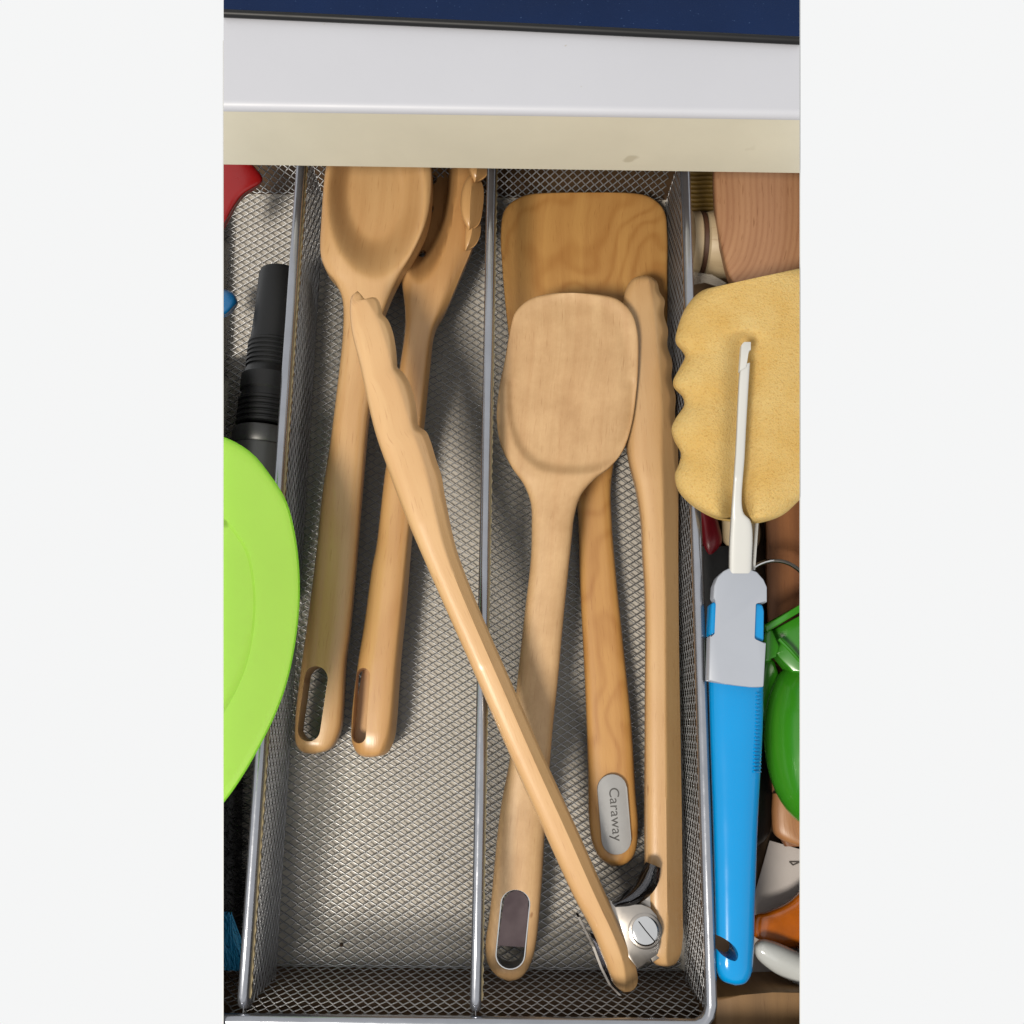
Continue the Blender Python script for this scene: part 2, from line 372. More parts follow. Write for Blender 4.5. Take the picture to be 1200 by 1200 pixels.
NAVY = plain('navy_cloth', lin((12, 38, 80)), rough=.8, spec=.15, var=.16, vs=14, bump=.5, bs=1500, marks=(lin((70, 95, 135)), 900, .70))
finish('cloth', prism([(200, -200), (200, 9.5), (262, 12), (600, 27), (937, 43), (1000, 46), (1000, -200)], ZT + 3.2, 3, .6), NAVY, bt)
finish('bound_edge', tube([P(190, 12, ZT + 1.9), P(262, 15.5, ZT + 1.9), P(600, 31, ZT + 1.9), P(937, 47.5, ZT + 1.9), P(1010, 51, ZT + 1.9)], 1.7, 10), BLACK, bt)
# ------------------------------------------------------------------ mesh organizer
ZR = 58.0
rl = [P(352, 200, ZR), P(285, 1172, ZR)]; rm = [P(577, 200, ZR), P(556, 1178, ZR)]; rr_ = [P(805, 205, ZR), P(831, 1190, ZR)]
xl = (rl[0].x + rl[1].x) / 2; xm = (rm[0].x + rm[1].x) / 2; xr = (rr_[0].x + rr_[1].x) / 2
print('rails x', [v.x for v in rl + rm + rr_])
yfr = P(500, 1198, ZR).y; yfb = P(500, 1133, 0).y; ybk = P(690, 232, 0).y; xll = xl - (xm - xl)
print('front rim/base/back', yfr, yfb, ybk)
og = thing('mesh_organizer', 'silver wire mesh drawer organizer with long open compartments holding the wooden utensils', 'organizer', Vector((xm, (yfr + ybk) / 2, -4)))
ln = finish('drawer_liner', box(xll - 40, xr + 2, yfb - 1, ybk + 1, -4.4, -2.6), LINER); st(ln)
L = ybk - yfb
sheet_object('floor_mesh', [((lambda a, b, h: np.stack([xll + a, yfb + b, 0 * a + h], 1), xr - xll, L), {})], STEEL, og)
def wall(x, zt_=ZR - 1): return ((lambda a, b, h: np.stack([x + h + 0 * a, yfb - 5 + a, b], 1), L + 5, zt_), {'tilt': .04, 'hw': .42, 'hh': .16, 'cellA': 7.0, 'cellB': 5.6})
for x in (xl, xm, xr): sheet_object('divider_mesh' if x != xr else 'side_mesh', [wall(x)], STEEL, og)
sheet_object('front_mesh', [((lambda a, b, h: np.stack([xll + a, yfb + (yfr - yfb) * b / ZR + h, b], 1), xr - xll, ZR - 1), {'tilt': .04, 'hw': .32, 'hh': .14, 'cellA': 5.0, 'cellB': 8.0})], STEEL, og)
sheet_object('back_mesh', [((lambda a, b, h: np.stack([xll + a, ybk + 4 * b / ZR + h, b], 1), xr - xll, ZR - 1), {'tilt': .1, 'cellA': 5.0, 'cellB': 7.0})], STEEL, og)
# rounded folded rails
for x in (xl, xm):
    pts = [(x, ybk + 4, ZR)] + [(x, y, ZR) for y in np.linspace(ybk, yfr + 9, 14)] + [(x, yfr + 6.5, ZR - 1.5), (x, yfr + 4, ZR - 6), (x, yfr + 3.0, ZR - 14)]
    finish('divider_rail', tube(pts, [2.3] * (len(pts) - 3) + [2.5, 2.1, 1.0], 14), RAIL, og)
pts = [(xr, ybk + 4, ZR)] + [(xr, y, ZR) for y in np.linspace(ybk, yfr + 8, 14)] + [(xr - 1, yfr + 4, ZR), (xr - 3, yfr + 1.4, ZR), (xr - 7, yfr, ZR), (xll, yfr, ZR)]
finish('rim_rail', tube(pts, 2.6, 14), RAIL, og)
finish('back_rail', tube([(xll, ybk + 4, ZR), (xr, ybk + 4, ZR)], 2.6, 12), RAIL, og)
for x in (xl, xm):  # folded lip below the rail with the crimped mesh edge
    bm = bmesh.new(); n = 170; ys = np.linspace(yfr + 8, ybk, n)
    prev = None
    for i, y in enumerate(ys):
        wv = 2.75 + (.45 if i % 2 else 0); r = [bm.verts.new((x + dx, y, ZR + dz)) for dx, dz in ((.2, -.3), (wv, -1.0), (wv - .3, -4), (.2, -4))]
        if prev:
            for k in range(4): bm.faces.new((prev[k], prev[(k + 1) % 4], r[(k + 1) % 4], r[k]))
        prev = r
    finish('crimped_lip', bm, plain('lip_brass', lin((178, 160, 122)), rough=.45, metal=.6, var=.1), og, smooth=False)
# ------------------------------------------------------------------ wooden utensils
G = 'wooden cooking utensils in the mesh organizer'
def smoothstep(a, b, x):
    t = min(1, max(0, (x - a) / (b - a))); return t * t * (3 - 2 * t)
# flat turner, lowest in the right compartment
tn = thing('slotless_turner' if False else 'wooden_turner', 'broad flat amber wooden turner lying lowest, grey name badge on its handle', 'turner', P(700, 600, 0), G)
Lt = [(690, 227), (640, 226), (612, 230), (592, 245), (587, 270), (589, 320), (594, 375), (602, 430), (622, 478), (655, 520), (672, 560), (677, 600), (680, 690), (685, 790), (689, 900), (690, 960), (694, 988), (703, 1006), (718, 1016)]
Rt = [(690, 227), (740, 226), (762, 231), (778, 246), (782, 275), (782, 320), (782, 375), (778, 430), (762, 470), (730, 510), (717, 560), (717, 609), (722, 673), (731, 760), (740, 848), (745, 930), (748, 970), (744, 1000), (734, 1012), (718, 1016)]
body = finish('blade_and_handle', loft(Lt, Rt, [(226, 9), (450, 8), (600, 9), (1016, 13)], [(226, 2.2), (430, 3.2), (520, 5), (1016, 6)], e=3.2, N=150, Mx=26), W_TURN, tn)
BADGE = plain('brushed_badge', lin((190, 190, 190)), rough=.5, metal=.2, var=.05, vs=120)
def bz(px, py): return 19.15
b1, b2 = (717.5, 924.5), (722.5, 984.5)
bd = finish('name_badge', prism(slot_poly(*b1, *b2, 17.3, 12), 19.6, 2.0, .25), BADGE, tn)
fc = bpy.data.curves.new('badge_lettering', 'FONT'); fc.body = 'Caraway'; fc.align_x = 'CENTER'; fc.align_y = 'CENTER'; fc.extrude = .00004
fc.size = 1.0; fc.space_character = 1.02
fo = bpy.data.objects.new('badge_lettering', fc); sc.collection.objects.link(fo); bpy.context.view_layer.update()
me = bpy.data.meshes.new_from_object(fo.evaluated_get(bpy.context.evaluated_depsgraph_get())); bpy.data.objects.remove(fo)
co_ = np.empty(len(me.vertices) * 3); me.vertices.foreach_get('co', co_); co_ = co_.reshape(-1, 3)
wtxt = co_[:, 0].max() - co_[:, 0].min(); A = P(716.3 + 1.2, 923.5, 19.7); B = P(722.3, 986, 19.7); dirx = (B - A); lenm = dirx.length * MM; dirx.normalize(); diry = Vector((-dirx.y, dirx.x, 0))
sc_ = lenm / wtxt; cx = (co_[:, 0].max() + co_[:, 0].min()) / 2; cy = (co_[:, 1].max() + co_[:, 1].min()) / 2; mid = (A + B) / 2 * MM - tn.location
new = np.array([list(mid + dirx * float((x - cx) * sc_) + diry * float((y - cy) * sc_ * 1.0) + Vector((0, 0, float(z)))) for x, y, z in co_])
me.vertices.foreach_set('co', new.ravel()); me.materials.clear(); me.materials.append(plain('dark_ink', lin((84, 82, 80)), rough=.6))
me.name = 'badge_lettering'
fo = bpy.data.objects.new('badge_lettering', me); sc.collection.objects.link(fo); fo.parent = bd
# tongs
tg = thing('wooden_tongs', 'open wooden tongs with scalloped jaws and a steel hinge, one arm crossing the divider', 'tongs', P(755, 1092, 10), G)
Ra_L = [(755, 322), (741, 327), (733, 340), (729, 365), (730, 420), (731, 480), (736, 535), (745, 572), (751, 610), (753, 650), (756, 702), (756, 862), (756, 1000), (758, 1080), (761, 1118), (768, 1130), (781, 1133)]
Ra_R = [(755, 322), (764, 325), (770, 330), (773, 342), (779, 352), (778, 368), (783, 387), (782, 405), (788, 425), (787, 443), (792, 466), (791, 484), (794, 510), (795, 560), (795, 650), (796, 775), (799, 947), (800, 1060), (800, 1100), (797, 1120), (791, 1130), (781, 1133)]
def ridge(px, py):
    return 0
finish('right_arm' if False else 'arm', loft(Ra_L, Ra_R, [(322, 27), (1133, 24)], [(322, 5), (420, 8), (560, 10), (1133, 10)], e=3.0, N=200, Mx=40, facet=[(322, .5), (480, .45), (600, .2), (1133, .15)]), W_TONG, tg)
La_L = [(419, 341), (412, 347), (410, 360), (412, 387), (421, 425), (439, 504), (454, 548), (474, 602), (504, 672), (550, 776), (597, 884), (635, 969), (673, 1052), (694, 1091), (709, 1128), (720, 1154), (731, 1163)]
La_R = [(419, 341), (424, 346), (428, 351), (434, 348.5), (441, 349), (447, 361), (448, 368), (454, 374), (460, 388), (463, 402), (465, 420), (466, 431), (471, 435), (479, 447), (484, 461), (488, 480), (489.5, 496), (492, 501), (499, 505), (505, 518), (511, 538), (517, 556), (522, 584), (534, 640), (552, 690), (573, 740), (602, 806), (638, 888), (680, 980), (705, 1037), (726, 1085), (745, 1132), (747, 1152), (741, 1161), (731, 1163)]
jz = [(341, 80), (780, 69), (1000, 46), (1163, 28)]
finish('arm', loft(La_L, La_R, jz, [(341, 3.5), (400, 6), (560, 8), (1163, 9)], e=3.0, N=240, Mx=40, facet=[(341, .55), (500, .5), (640, .3), (1163, .3)]), W_TONG, tg)
# scooped notches on the jaws' edges read through lighter end-grain facets
def hingeplate():
    poly = [(709, 1048), (716, 1057), (724, 1062), (735, 1062), (742, 1060), (752, 1060), (762, 1064), (770, 1073), (773, 1085), (773, 1110), (771, 1118), (762, 1124), (748, 1136), (735, 1120), (720, 1090)]
    return prism(poly, 36, 1.6, .3)
hp = finish('hinge_plate', hingeplate(), SATIN, tg)
finish('lower_plate', prism([(748, 1045), (757, 1030), (768, 1020), (778, 1030), (778, 1120), (765, 1128), (752, 1100)], 31.5, 1.5, .3), SATIN, tg)
rv = []
c0 = P(756, 1091, 36)
bm = tube([c0 + Vector((0, 0, q)) for q in (0, .8, 1.2, 1.35, 1.5, 1.55, 1.6)], [6.2, 6.2, 5.7, 5.0, 3.2, 1.6, .1], 32)
finish('rivet', bm, CHROME, tg)
bm = tube([c0 + Vector((0, 0, .1)), c0 + Vector((0, 0, .5))], [7.6, 7.0], 28); finish('washer', bm, SATIN, tg)
finish('slot_line', tube([c0 + Vector((-3, 4.2, 1.35)), c0 + Vector((0, .5, 1.6)), c0 + Vector((4, -4.0, 1.3))], .28, 6), BLACK, tg)
# locking lever of dark polished steel
lv = curve([(716, 1057), (732, 1046), (745, 1033), (752, 1020), (757, 1010)], 16); lv2 = curve([(722, 1064), (742, 1062), (760, 1051), (771, 1036), (774, 1017)], 16)
bm = bmesh.new(); rows = []
for i in range(16):
    a, b_ = lv[i], lv2[i]; rows.append([bm.verts.new(P(*(a + (b_ - a) * t), 34.5 + 4 * math.sin(t * math.pi) + 2.5 * i / 15)) for t in np.linspace(0, 1, 9)])
for i in range(15):
    for j in range(8): bm.faces.new((rows[i][j], rows[i][j + 1], rows[i + 1][j + 1], rows[i + 1][j]))
bmesh.ops.solidify(bm, geom=bm.faces[:], thickness=1.2)
finish('locking_lever', bm, plain('dark_steel', (.16, .16, .17), rough=.14, metal=1, var=.1), tg)
rim = [P(x, y, z) for x, y, z in ((676, 1070, 24), (684, 1086, 22), (693, 1104, 20), (702, 1128, 20), (712, 1148, 20), (724, 1160, 22))]
bm = bmesh.new(); pr = None
for p in rim:
    r = [bm.verts.new(p + Vector((dx, 0, dz))) for dx, dz in ((-.5, 0), (.6, 0), (.6, 9), (-.5, 9))]
    if pr:
        for k in range(4): bm.faces.new((pr[k], pr[(k + 1) % 4], r[(k + 1) % 4], r[k]))
    pr = r
finish('steel_guard', prism([(690, 1092), (697, 1106), (705, 1130), (713, 1147), (723, 1158), (728, 1150), (715, 1120), (703, 1100)], 24, 1.2, .2), plain('guard_steel', (.1, .1, .12), rough=.25, metal=1), tg)
finish('steel_clip', bm, SATIN, tg, smooth=False)
# scraper spoon on top
sp = thing('wooden_scraper', 'pale worn wooden scraper spoon with a shallow rounded square head, on top', 'scraper', P(640, 800, 0), G)
Ls = [(672, 343), (645, 344), (620, 351), (604, 366), (598, 385), (592, 420), (585, 455), (582, 490), (587, 522), (600, 548), (614, 568), (622, 590), (623, 620), (622, 655), (615, 717), (607, 790), (602, 840), (597, 890), (586, 952), (574, 1069), (569, 1108), (572, 1130), (583, 1144), (597, 1150)]
Rs = [(672, 343), (700, 345), (724, 351), (740, 366), (747, 388), (748, 420), (746, 455), (740, 498), (729, 530), (714, 548), (697, 561), (681, 580), (673, 605), (670, 630), (661, 717), (653, 804), (648, 850), (638, 985), (635, 1035), (627, 1112), (620, 1133), (610, 1146), (597, 1150)]
def dish(px, py):
    q = (abs(px - 671) / 77) ** 2.8 + (abs(py - 446) / 108) ** 2.8
    d = -3.4 * smoothstep(1.10, .74, q) if py > 446 else -3.4 * smoothstep(1.3, .55, q)
    return d
scb = finish('head_and_handle', loft(Ls, Rs, [(343, 41), (560, 37), (700, 32), (1150, 17)], [(343, 3.2), (520, 4.5), (620, 6), (1150, 7)], e=2.8, N=240, Mx=56, top=dish), W_SCRP, sp)
def cutter(x0, y0, x1, y1, r, zref, h): return prism(slot_poly(x0, y0, x1, y1, r, 12), zref, h, lift=20)
boolean_cut(scb, cutter(604, 1059, 598, 1119, 17.5, 25, 40))
def slot_lining(x0, y0, x1, y1, r, z, h, th, parent, mat):
    o_ = slot_poly(x0, y0, x1, y1, r, 12); i_ = slot_poly(x0, y0, x1, y1, r - th, 12); bm = bmesh.new(); rs = []
    for a, b_ in zip(o_, i_):
        pa, pb = P(*a, z), P(*b_, z); rs.append([bm.verts.new(pa), bm.verts.new(pb), bm.verts.new(pb - Vector((0, 0, h))), bm.verts.new(pa - Vector((0, 0, h)))])
    n = len(rs)
    for i in range(n):
        for k in range(4): bm.faces.new((rs[i][k], rs[(i + 1) % n][k], rs[(i + 1) % n][(k + 1) % 4], rs[i][(k + 1) % 4]))
    return finish('slot_lining', bm, mat, parent)
slot_lining(604, 1059, 598, 1119, 17.4, 25.6, 13, 1.2, sp, CHROME)
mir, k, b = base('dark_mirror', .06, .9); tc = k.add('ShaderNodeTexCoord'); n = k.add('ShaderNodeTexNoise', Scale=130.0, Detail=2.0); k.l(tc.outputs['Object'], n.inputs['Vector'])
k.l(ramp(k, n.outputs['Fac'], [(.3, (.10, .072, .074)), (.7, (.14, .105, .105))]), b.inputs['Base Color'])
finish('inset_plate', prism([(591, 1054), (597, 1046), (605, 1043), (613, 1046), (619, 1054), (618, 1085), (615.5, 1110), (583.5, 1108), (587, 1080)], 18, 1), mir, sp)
# deep spoon, left compartment
sn = thing('wooden_spoon', 'deep bowled wooden serving spoon leaning against the left mesh divider', 'spoon', P(400, 700, 0), G)
Lp = [(445, 128), (415, 134), (392, 158), (382, 195), (377, 250), (376, 300), (383, 318), (393, 331), (401, 350), (402, 387), (396, 446), (387, 519), (378, 577), (371, 644), (362, 717), (352, 790), (346, 845), (347, 872), (354, 881), (367, 884)]
Rp = [(445, 128), (478, 136), (497, 158), (505, 190), (505, 230), (499, 262), (484, 296), (466, 327), (454, 355), (443, 390), (439, 440), (432, 487), (422, 600), (416, 673), (410, 737), (405, 775), (402, 830), (399, 856), (388, 877), (367, 884)]
def bowl(px, py):
    q = math.hypot((px - 440) / 59, (py - 228) / 100); return -15.5 * smoothstep(1.02, .5, q)
spb = finish('bowl_and_handle', loft(Lp, Rp, [(128, 50), (300, 42), (360, 36), (884, 13)], [(128, 5), (300, 5), (400, 7), (884, 8.5)], tb=[(128, 22), (240, 24), (320, 14), (400, 8), (884, 8.5)], e=2.8, eb=4.5, N=220, Mx=52, top=bowl), W_LIGHT, sn)
boolean_cut(spb, cutter(371, 795, 361, 855, 14, 23, 40))
# pasta server
sv = thing('pasta_server', 'wooden pasta server with a deep dark bowl and pegged rim under the spoon', 'server', P(450, 700, 0), G)
Lv = [(520, 128), (492, 140), (474, 175), (465, 220), (462, 270), (467, 315), (472, 340), (475, 380), (468, 434), (460, 500), (451, 556), (441, 640), (436, 665), (427, 731), (419, 781), (412, 845), (413, 872), (421, 885), (434, 888)]
Rv = [(520, 128), (545, 140), (558, 165), (563, 205), (562, 245), (556, 282), (541, 320), (523, 362), (510, 387), (504, 431), (499, 481), (493, 540), (483, 629), (477, 702), (470, 775), (465, 845), (462, 866), (453, 883), (434, 888)]
def bowl2(px, py):
    q = math.hypot((px - 500 + (py - 240) * .10) / 33, (py - 226) / 104); return -19 * smoothstep(1.02, .62, q)
svb = finish('bowl_and_handle', loft(Lv, Rv, [(128, 33), (300, 30), (888, 15)], [(128, 4), (300, 5), (400, 8), (888, 10)], tb=[(128, 21), (250, 21), (340, 12), (420, 9), (888, 10)], e=2.6, N=210, Mx=48, top=bowl2, facet=[(128, .6), (300, .5), (420, .6), (888, .6)]), W_LIGHT2, sv)
boolean_cut(svb, cutter(425.5, 792, 420, 862, 9.2, 24, 13))
for (x, y) in ((508, 212), (504, 246), (495, 300)):
    boolean_cut(svb, prism([(x + 4.5 * math.cos(q), y + 6 * math.sin(q)) for q in np.linspace(0, 6.28, 14, endpoint=False)], 15, 40, lift=12))
for Lq, Rq, zq in (([(549, 270), (541, 252), (540, 230), (545, 212), (553, 203)], [(549, 270), (560, 263), (566, 242), (565, 215), (553, 203)], 38),
                   ([(545, 294), (545, 276), (548, 260), (555, 255)], [(545, 294), (557, 286), (563, 272), (562, 260), (555, 255)], 34),
                   ([(556, 214), (549, 196), (552, 172), (560, 160)], [(556, 214), (570, 204), (573, 180), (560, 160)], 42)):
    finish('peg', loft(Lq, Rq, zq, 5.5, e=3.2, N=44, Mx=22, facet=[(100, -.1), (300, -.1)]), W_LIGHT2, sv)
# ------------------------------------------------------------------ left compartment things
LIME = plain('lime_silicone', lin((214, 255, 112)), rough=.5, var=.03, vs=20, marks=(lin((168, 190, 84)), 45, .70), spec=.4)
_k = NT(LIME); _b = _k.n['Principled BSDF']; _o = _k.n['Material Output']; _t = _k.add('ShaderNodeBsdfTranslucent', Color=(.5, .95, .1, 1)); _m = _k.add('ShaderNodeMixShader'); _m.inputs[0].default_value = .5
_k.l(_b.outputs[0], _m.inputs[1]); _k.l(_t.outputs[0], _m.inputs[2]); _k.l(_m.outputs[0], _o.inputs[0])
ld = thing('lime_lid', 'lime green round plastic lid resting over the left divider of the organizer', 'lid', P(290, 720, 60))
edge = [(120, 560), (160, 520), (210, 503), (262, 512), (294, 530), (317, 557), (335, 586), (345, 622), (351, 673), (349, 731), (335, 804), (308, 868), (262, 941), (210, 990), (140, 1000), (90, 900), (80, 700)]
pts = curve(edge, 120, True); c = np.array([215.0, 735.0])
bm = bmesh.new(); uvl = None; rings = []
prof = [(1.0, 64.5), (.997, 66.5), (.985, 67.6), (.965, 68.0), (.93, 67.6), (.70, 66.4), (.62, 66.2), (.60, 64.4), (.55, 63.9), (.3, 63.8), (.02, 63.8)]
low = [(.02, 61.0), (.6, 61.3), (.95, 63.2), (.985, 63.4)]
for f_, z in prof + low: rings.append([bm.verts.new(P(*(c + (p - c) * f_), z + 20)) for p in pts])
n = len(pts)
for i in range(len(rings)):
    A_, B_ = rings[i], rings[(i + 1) % len(rings)]
    if i == len(prof) - 1: bm.faces.new(A_); bm.faces.new(B_[::-1]); continue
    for k in range(n): bm.faces.new((A_[k], A_[(k + 1) % n], B_[(k + 1) % n], B_[k]))
finish('disc', bm, LIME, ld)
# black ribbed handle
bh = thing('black_handle_tool', 'black ribbed tool handle lying beside the left divider above the lime lid', 'handle', P(300, 450, 0))
A_, B_ = P(331, 318, 28), P(304, 560, 26)
def along(t): return A_.lerp(B_, t)
ts = [0, .01, .03, .3]; rs = [9, 11.0, 11.6, 11.8]
for k in range(6): ts += [.36 + k * .022, .365 + k * .022, .374 + k * .022, .379 + k * .022]; rs += [12.3, 13.0, 13.0, 12.3]
ts += [.52, .53, .60, .61]; rs += [13.6, 14.4, 14.4, 13.4]
for k in range(5): ts += [.64 + k * .026, .645 + k * .026, .656 + k * .026, .661 + k * .026]; rs += [13.6, 14.5, 14.5, 13.6]
finish('grip', tube([along(t) for t in ts], rs, 28), BLACK, bh, angle=30)
bm = tube([along(t) for t in (.782, .79, .85, .86)], [14.8, 15.4, 15.4, 14.6], 28); finish('collar', bm, plain('grey_black_plastic', lin((52, 53, 54)), rough=.4, var=.1), bh)
bm = tube([along(t) for t in (.862, .87, 1.3, 1.6)], [15.2, 15.8, 16.5, 16.5], 28); finish('barrel', bm, plain('charcoal_plastic', lin((66, 68, 68)), rough=.35, var=.1), bh)
# red silicone piece
o = finish('red_utensil', loft([(210, 150), (225, 190), (240, 240), (250, 275), (262, 262)], [(270, 150), (296, 192), (308, 211), (285, 229), (262, 262)], [(150, 46), (270, 40)], 4, N=40, Mx=14),
           plain('red_silicone', lin((160, 14, 16)), rough=.3, var=.08), None)
tag(o, 'red plastic utensil tip poking out under the worktop at far left', 'utensil')
o = finish('blue_utensil_tip', loft([(230, 335), (240, 366), (262, 370), (279, 355)], [(230, 335), (262, 339), (274, 344), (279, 355)], 26, 6, N=24, Mx=12), plain('blue_plastic_tip', lin((20, 110, 170)), rough=.3), None)
tag(o, 'small blue plastic tip beside the black handle', 'utensil')
# black brush with blue bristles
br = thing('bottle_brush', 'black bristled brush with a blue bristle tuft, below the lime lid', 'brush', P(275, 1010, 0))
def bristles(name, n, fn, mat, r=.22):
    bm = bmesh.new()
    for _ in range(n):
        a, b_ = fn(); m_ = (a + b_) / 2 + Vector((random.uniform(-1, 1), random.uniform(-1, 1), random.uniform(-1, 1)))
        t = (b_ - a).normalized(); u = t.orthogonal().normalized() * r; v_ = t.cross(u)
        R = [[bm.verts.new(p + k * (u * math.cos(q) + v_ * math.sin(q))) for q in (0, 2.09, 4.19)] for p, k in ((a, 1), (m_, .9), (b_, .4))]
        for i in (0, 1):
            for k in range(3): bm.faces.new((R[i][k], R[i][(k + 1) % 3], R[i + 1][(k + 1) % 3], R[i + 1][k]))
    o = finish(name, bm, mat, br, doclip=True); o['kind'] = 'stuff'; return o
def bfn():
    y = random.uniform(900, 1100); a = P(262 + random.uniform(-10, 6), y, 22); th = random.uniform(0, 6.28); el = random.uniform(-.4, 1.2)
    return a, a + Vector((math.cos(th) * math.cos(el), math.sin(th) * math.cos(el), math.sin(el))) * random.uniform(9, 15)
bristles('black_bristles', 4200, bfn, plain('black_nylon', lin((18, 18, 20)), rough=.3))
finish('core', tube([P(262, 880, 22), P(258, 1130, 22)], 9, 14), BLACK, br)
def bfn2():
    a = P(random.uniform(250, 272), random.uniform(1068, 1092), random.uniform(14, 34)); b_ = P(random.uniform(256, 289), random.uniform(1118, 1138), random.uniform(20, 34)); return a, b_
bristles('blue_bristles', 1600, bfn2, plain('blue_nylon', lin((40, 175, 235)), rough=.4), .2)
W_BLOCK = wood('block_wood', lin((146, 110, 68)), lin((112, 82, 48)), seed=16, band=.4, bandscale=300, swirl=1, rough=.6)
# ------------------------------------------------------------------ right compartment things
# sponge brush
sb = thing('sponge_brush', 'long handled yellow sponge brush with white stem and bright blue handle', 'sponge brush', P(865, 700, 30))
def foam():
    m, k, b = base('yellow_foam', .95, spec=.1); tc = k.add('ShaderNodeTexCoord')
    n = k.add('ShaderNodeTexNoise', Scale=55.0, Detail=5.0); k.l(tc.outputs['Object'], n.inputs['Vector'])
    v = k.add('ShaderNodeTexVoronoi', Scale=900.0); k.l(tc.outputs['Object'], v.inputs['Vector'])
    n2 = k.add('ShaderNodeTexNoise', Scale=1100.0, Detail=4.0, Roughness=.65); k.l(tc.outputs['Object'], n2.inputs['Vector'])
    c1 = ramp(k, n.outputs['Fac'], [(.3, lin((236, 194, 114))), (.7, lin((244, 210, 138)))])
    f = ramp(k, n2.outputs['Fac'], [(.54, (0, 0, 0)), (.68, (.5, .5, .5))])
    mx = k.add('ShaderNodeMix', _data_type='RGBA', _blend_type='MULTIPLY'); k.l(f, mx.inputs[0]); k.l(c1, mx.inputs[6]); mx.inputs[7].default_value = (.62, .45, .22, 1)
    k.l(mx.outputs[2], b.inputs['Base Color'])
    bp = k.add('ShaderNodeBump', Strength=.8, Distance=.0008); k.l(n2.outputs['Fac'], bp.inputs['Height']); k.l(bp.outputs[0], b.inputs['Normal'])
    b.inputs['Subsurface Weight'].default_value = .25; b.inputs['Subsurface Radius'].default_value = (.006, .004, .002)
    return m
Lg = [(880, 328), (850, 334), (822, 341), (804, 360), (794, 385), (792, 400), (800, 411), (803, 417), (796, 432), (789, 446), (790, 453), (800, 464), (802, 474), (792, 490), (787, 502), (791, 517), (798, 530), (796, 543), (791, 556), (795, 574), (812, 592), (836, 605), (850, 608), (872, 609)]
Rg = [(880, 328), (915, 320), (945, 314), (968, 322), (976, 345), (978, 380), (975, 420), (978, 460), (974, 500), (970, 540), (956, 568), (937, 586), (918, 603), (900, 610), (886, 612), (872, 609)]
def foamtop(px, py):
    from mathutils import noise
    n = noise.fractal(Vector((px * .35, py * .35, 0)), 1.0, 2.0, 3)
    stemx = 871 - (py - 400) * .045
    groove = -7 * math.exp(-((px - stemx - 1) / 16) ** 2) * smoothstep(385, 400, py)
    lobes = -3.0 * math.exp(-((px - stemx) / 14) ** 2) * smoothstep(560, 612, py) * 3
    return .35 * n + groove + lobes
finish('sponge', loft(Lg, Rg, [(314, 70), (612, 68)], 13, e=2.5, tb=8, N=200, Mx=110, top=foamtop), foam(), sb)
WP = plain('white_plastic', lin((226, 226, 222)), rough=.3, var=.02, vs=20); GP = plain('pale_grey_plastic', lin((186, 192, 204)), rough=.4, var=.03, vs=25)
SKY = plain('bright_blue_plastic', lin((0, 160, 236)), rough=.17, var=.03, vs=20, spec=.35)
finish('stem', loft([(868, 428), (866.5, 440), (862, 530), (857, 605), (855, 640), (854.5, 672)], [(879, 425), (878, 440), (873, 530), (871, 600), (880, 611), (881, 672)], [(420, 90), (560, 86), (672, 66)], [(420, 3), (672, 3.2)], e=4, N=60, Mx=14), WP, sb)
finish('stem_tip', prism([(869, 404), (872, 400.5), (880, 400.5), (880, 410), (877, 411), (875, 430), (868, 434), (867, 434)], 92.5, 3, .4), WP, sb)
finish('stem_rib', tube([P(887, 612, 64), P(885, 640, 64), P(883, 668, 62)], .8, 8), WP, sb)
coll = [(848, 669), (854, 666), (863, 664.5), (876, 666), (887, 670), (895, 679), (899, 688), (899, 706), (886, 705.5), (884, 708), (882.5, 748), (885, 751), (898, 753), (895, 805), (880, 805), (862, 803), (846, 800.5), (830.5, 797.5), (832, 745), (839, 744), (840.5, 708), (838, 703), (836, 700), (837, 686), (841, 676)]
finish('collar', prism(coll, 69, 7, .8, 3), GP, sb)
finish('clip', prism([(834, 706), (842, 704), (886, 706), (894, 708), (896, 716), (895.5, 752), (832, 745)], 66.5, 9, 1.2, 3), SKY, sb)
Lb = [(830.3, 797.5), (831, 830), (833, 900), (835, 960), (837, 1040), (838, 1100), (838.5, 1135), (846, 1149), (862, 1155)]
Rb = [(894.5, 804), (894, 850), (891.5, 900), (888, 967), (885, 1054), (883, 1120), (881, 1140), (874, 1152), (862, 1155)]
hb = finish('handle', loft(Lb, Rb, [(798, 57), (1155, 54)], [(798, 7.5), (1155, 8)], e=2.3, N=110, Mx=24), SKY, sb)
bm = prism([tuple(p) for p in curve([(840, 1096), (850, 1100), (860, 1109), (863, 1118), (860, 1124), (852, 1122), (843, 1116), (838, 1108), (837, 1100)], 28, True)], 59, 40, lift=20)
boolean_cut(hb, bm)
for k in range(22):
    y = 812 + k * 4.4; finish('grip_rib', tube([P(886 - k * .12, y, 62.5), P(890 - k * .12, y - .2, 61.0), P(893.4 - k * .12, y - .4, 57.5)], .5, 6), SKY, sb)
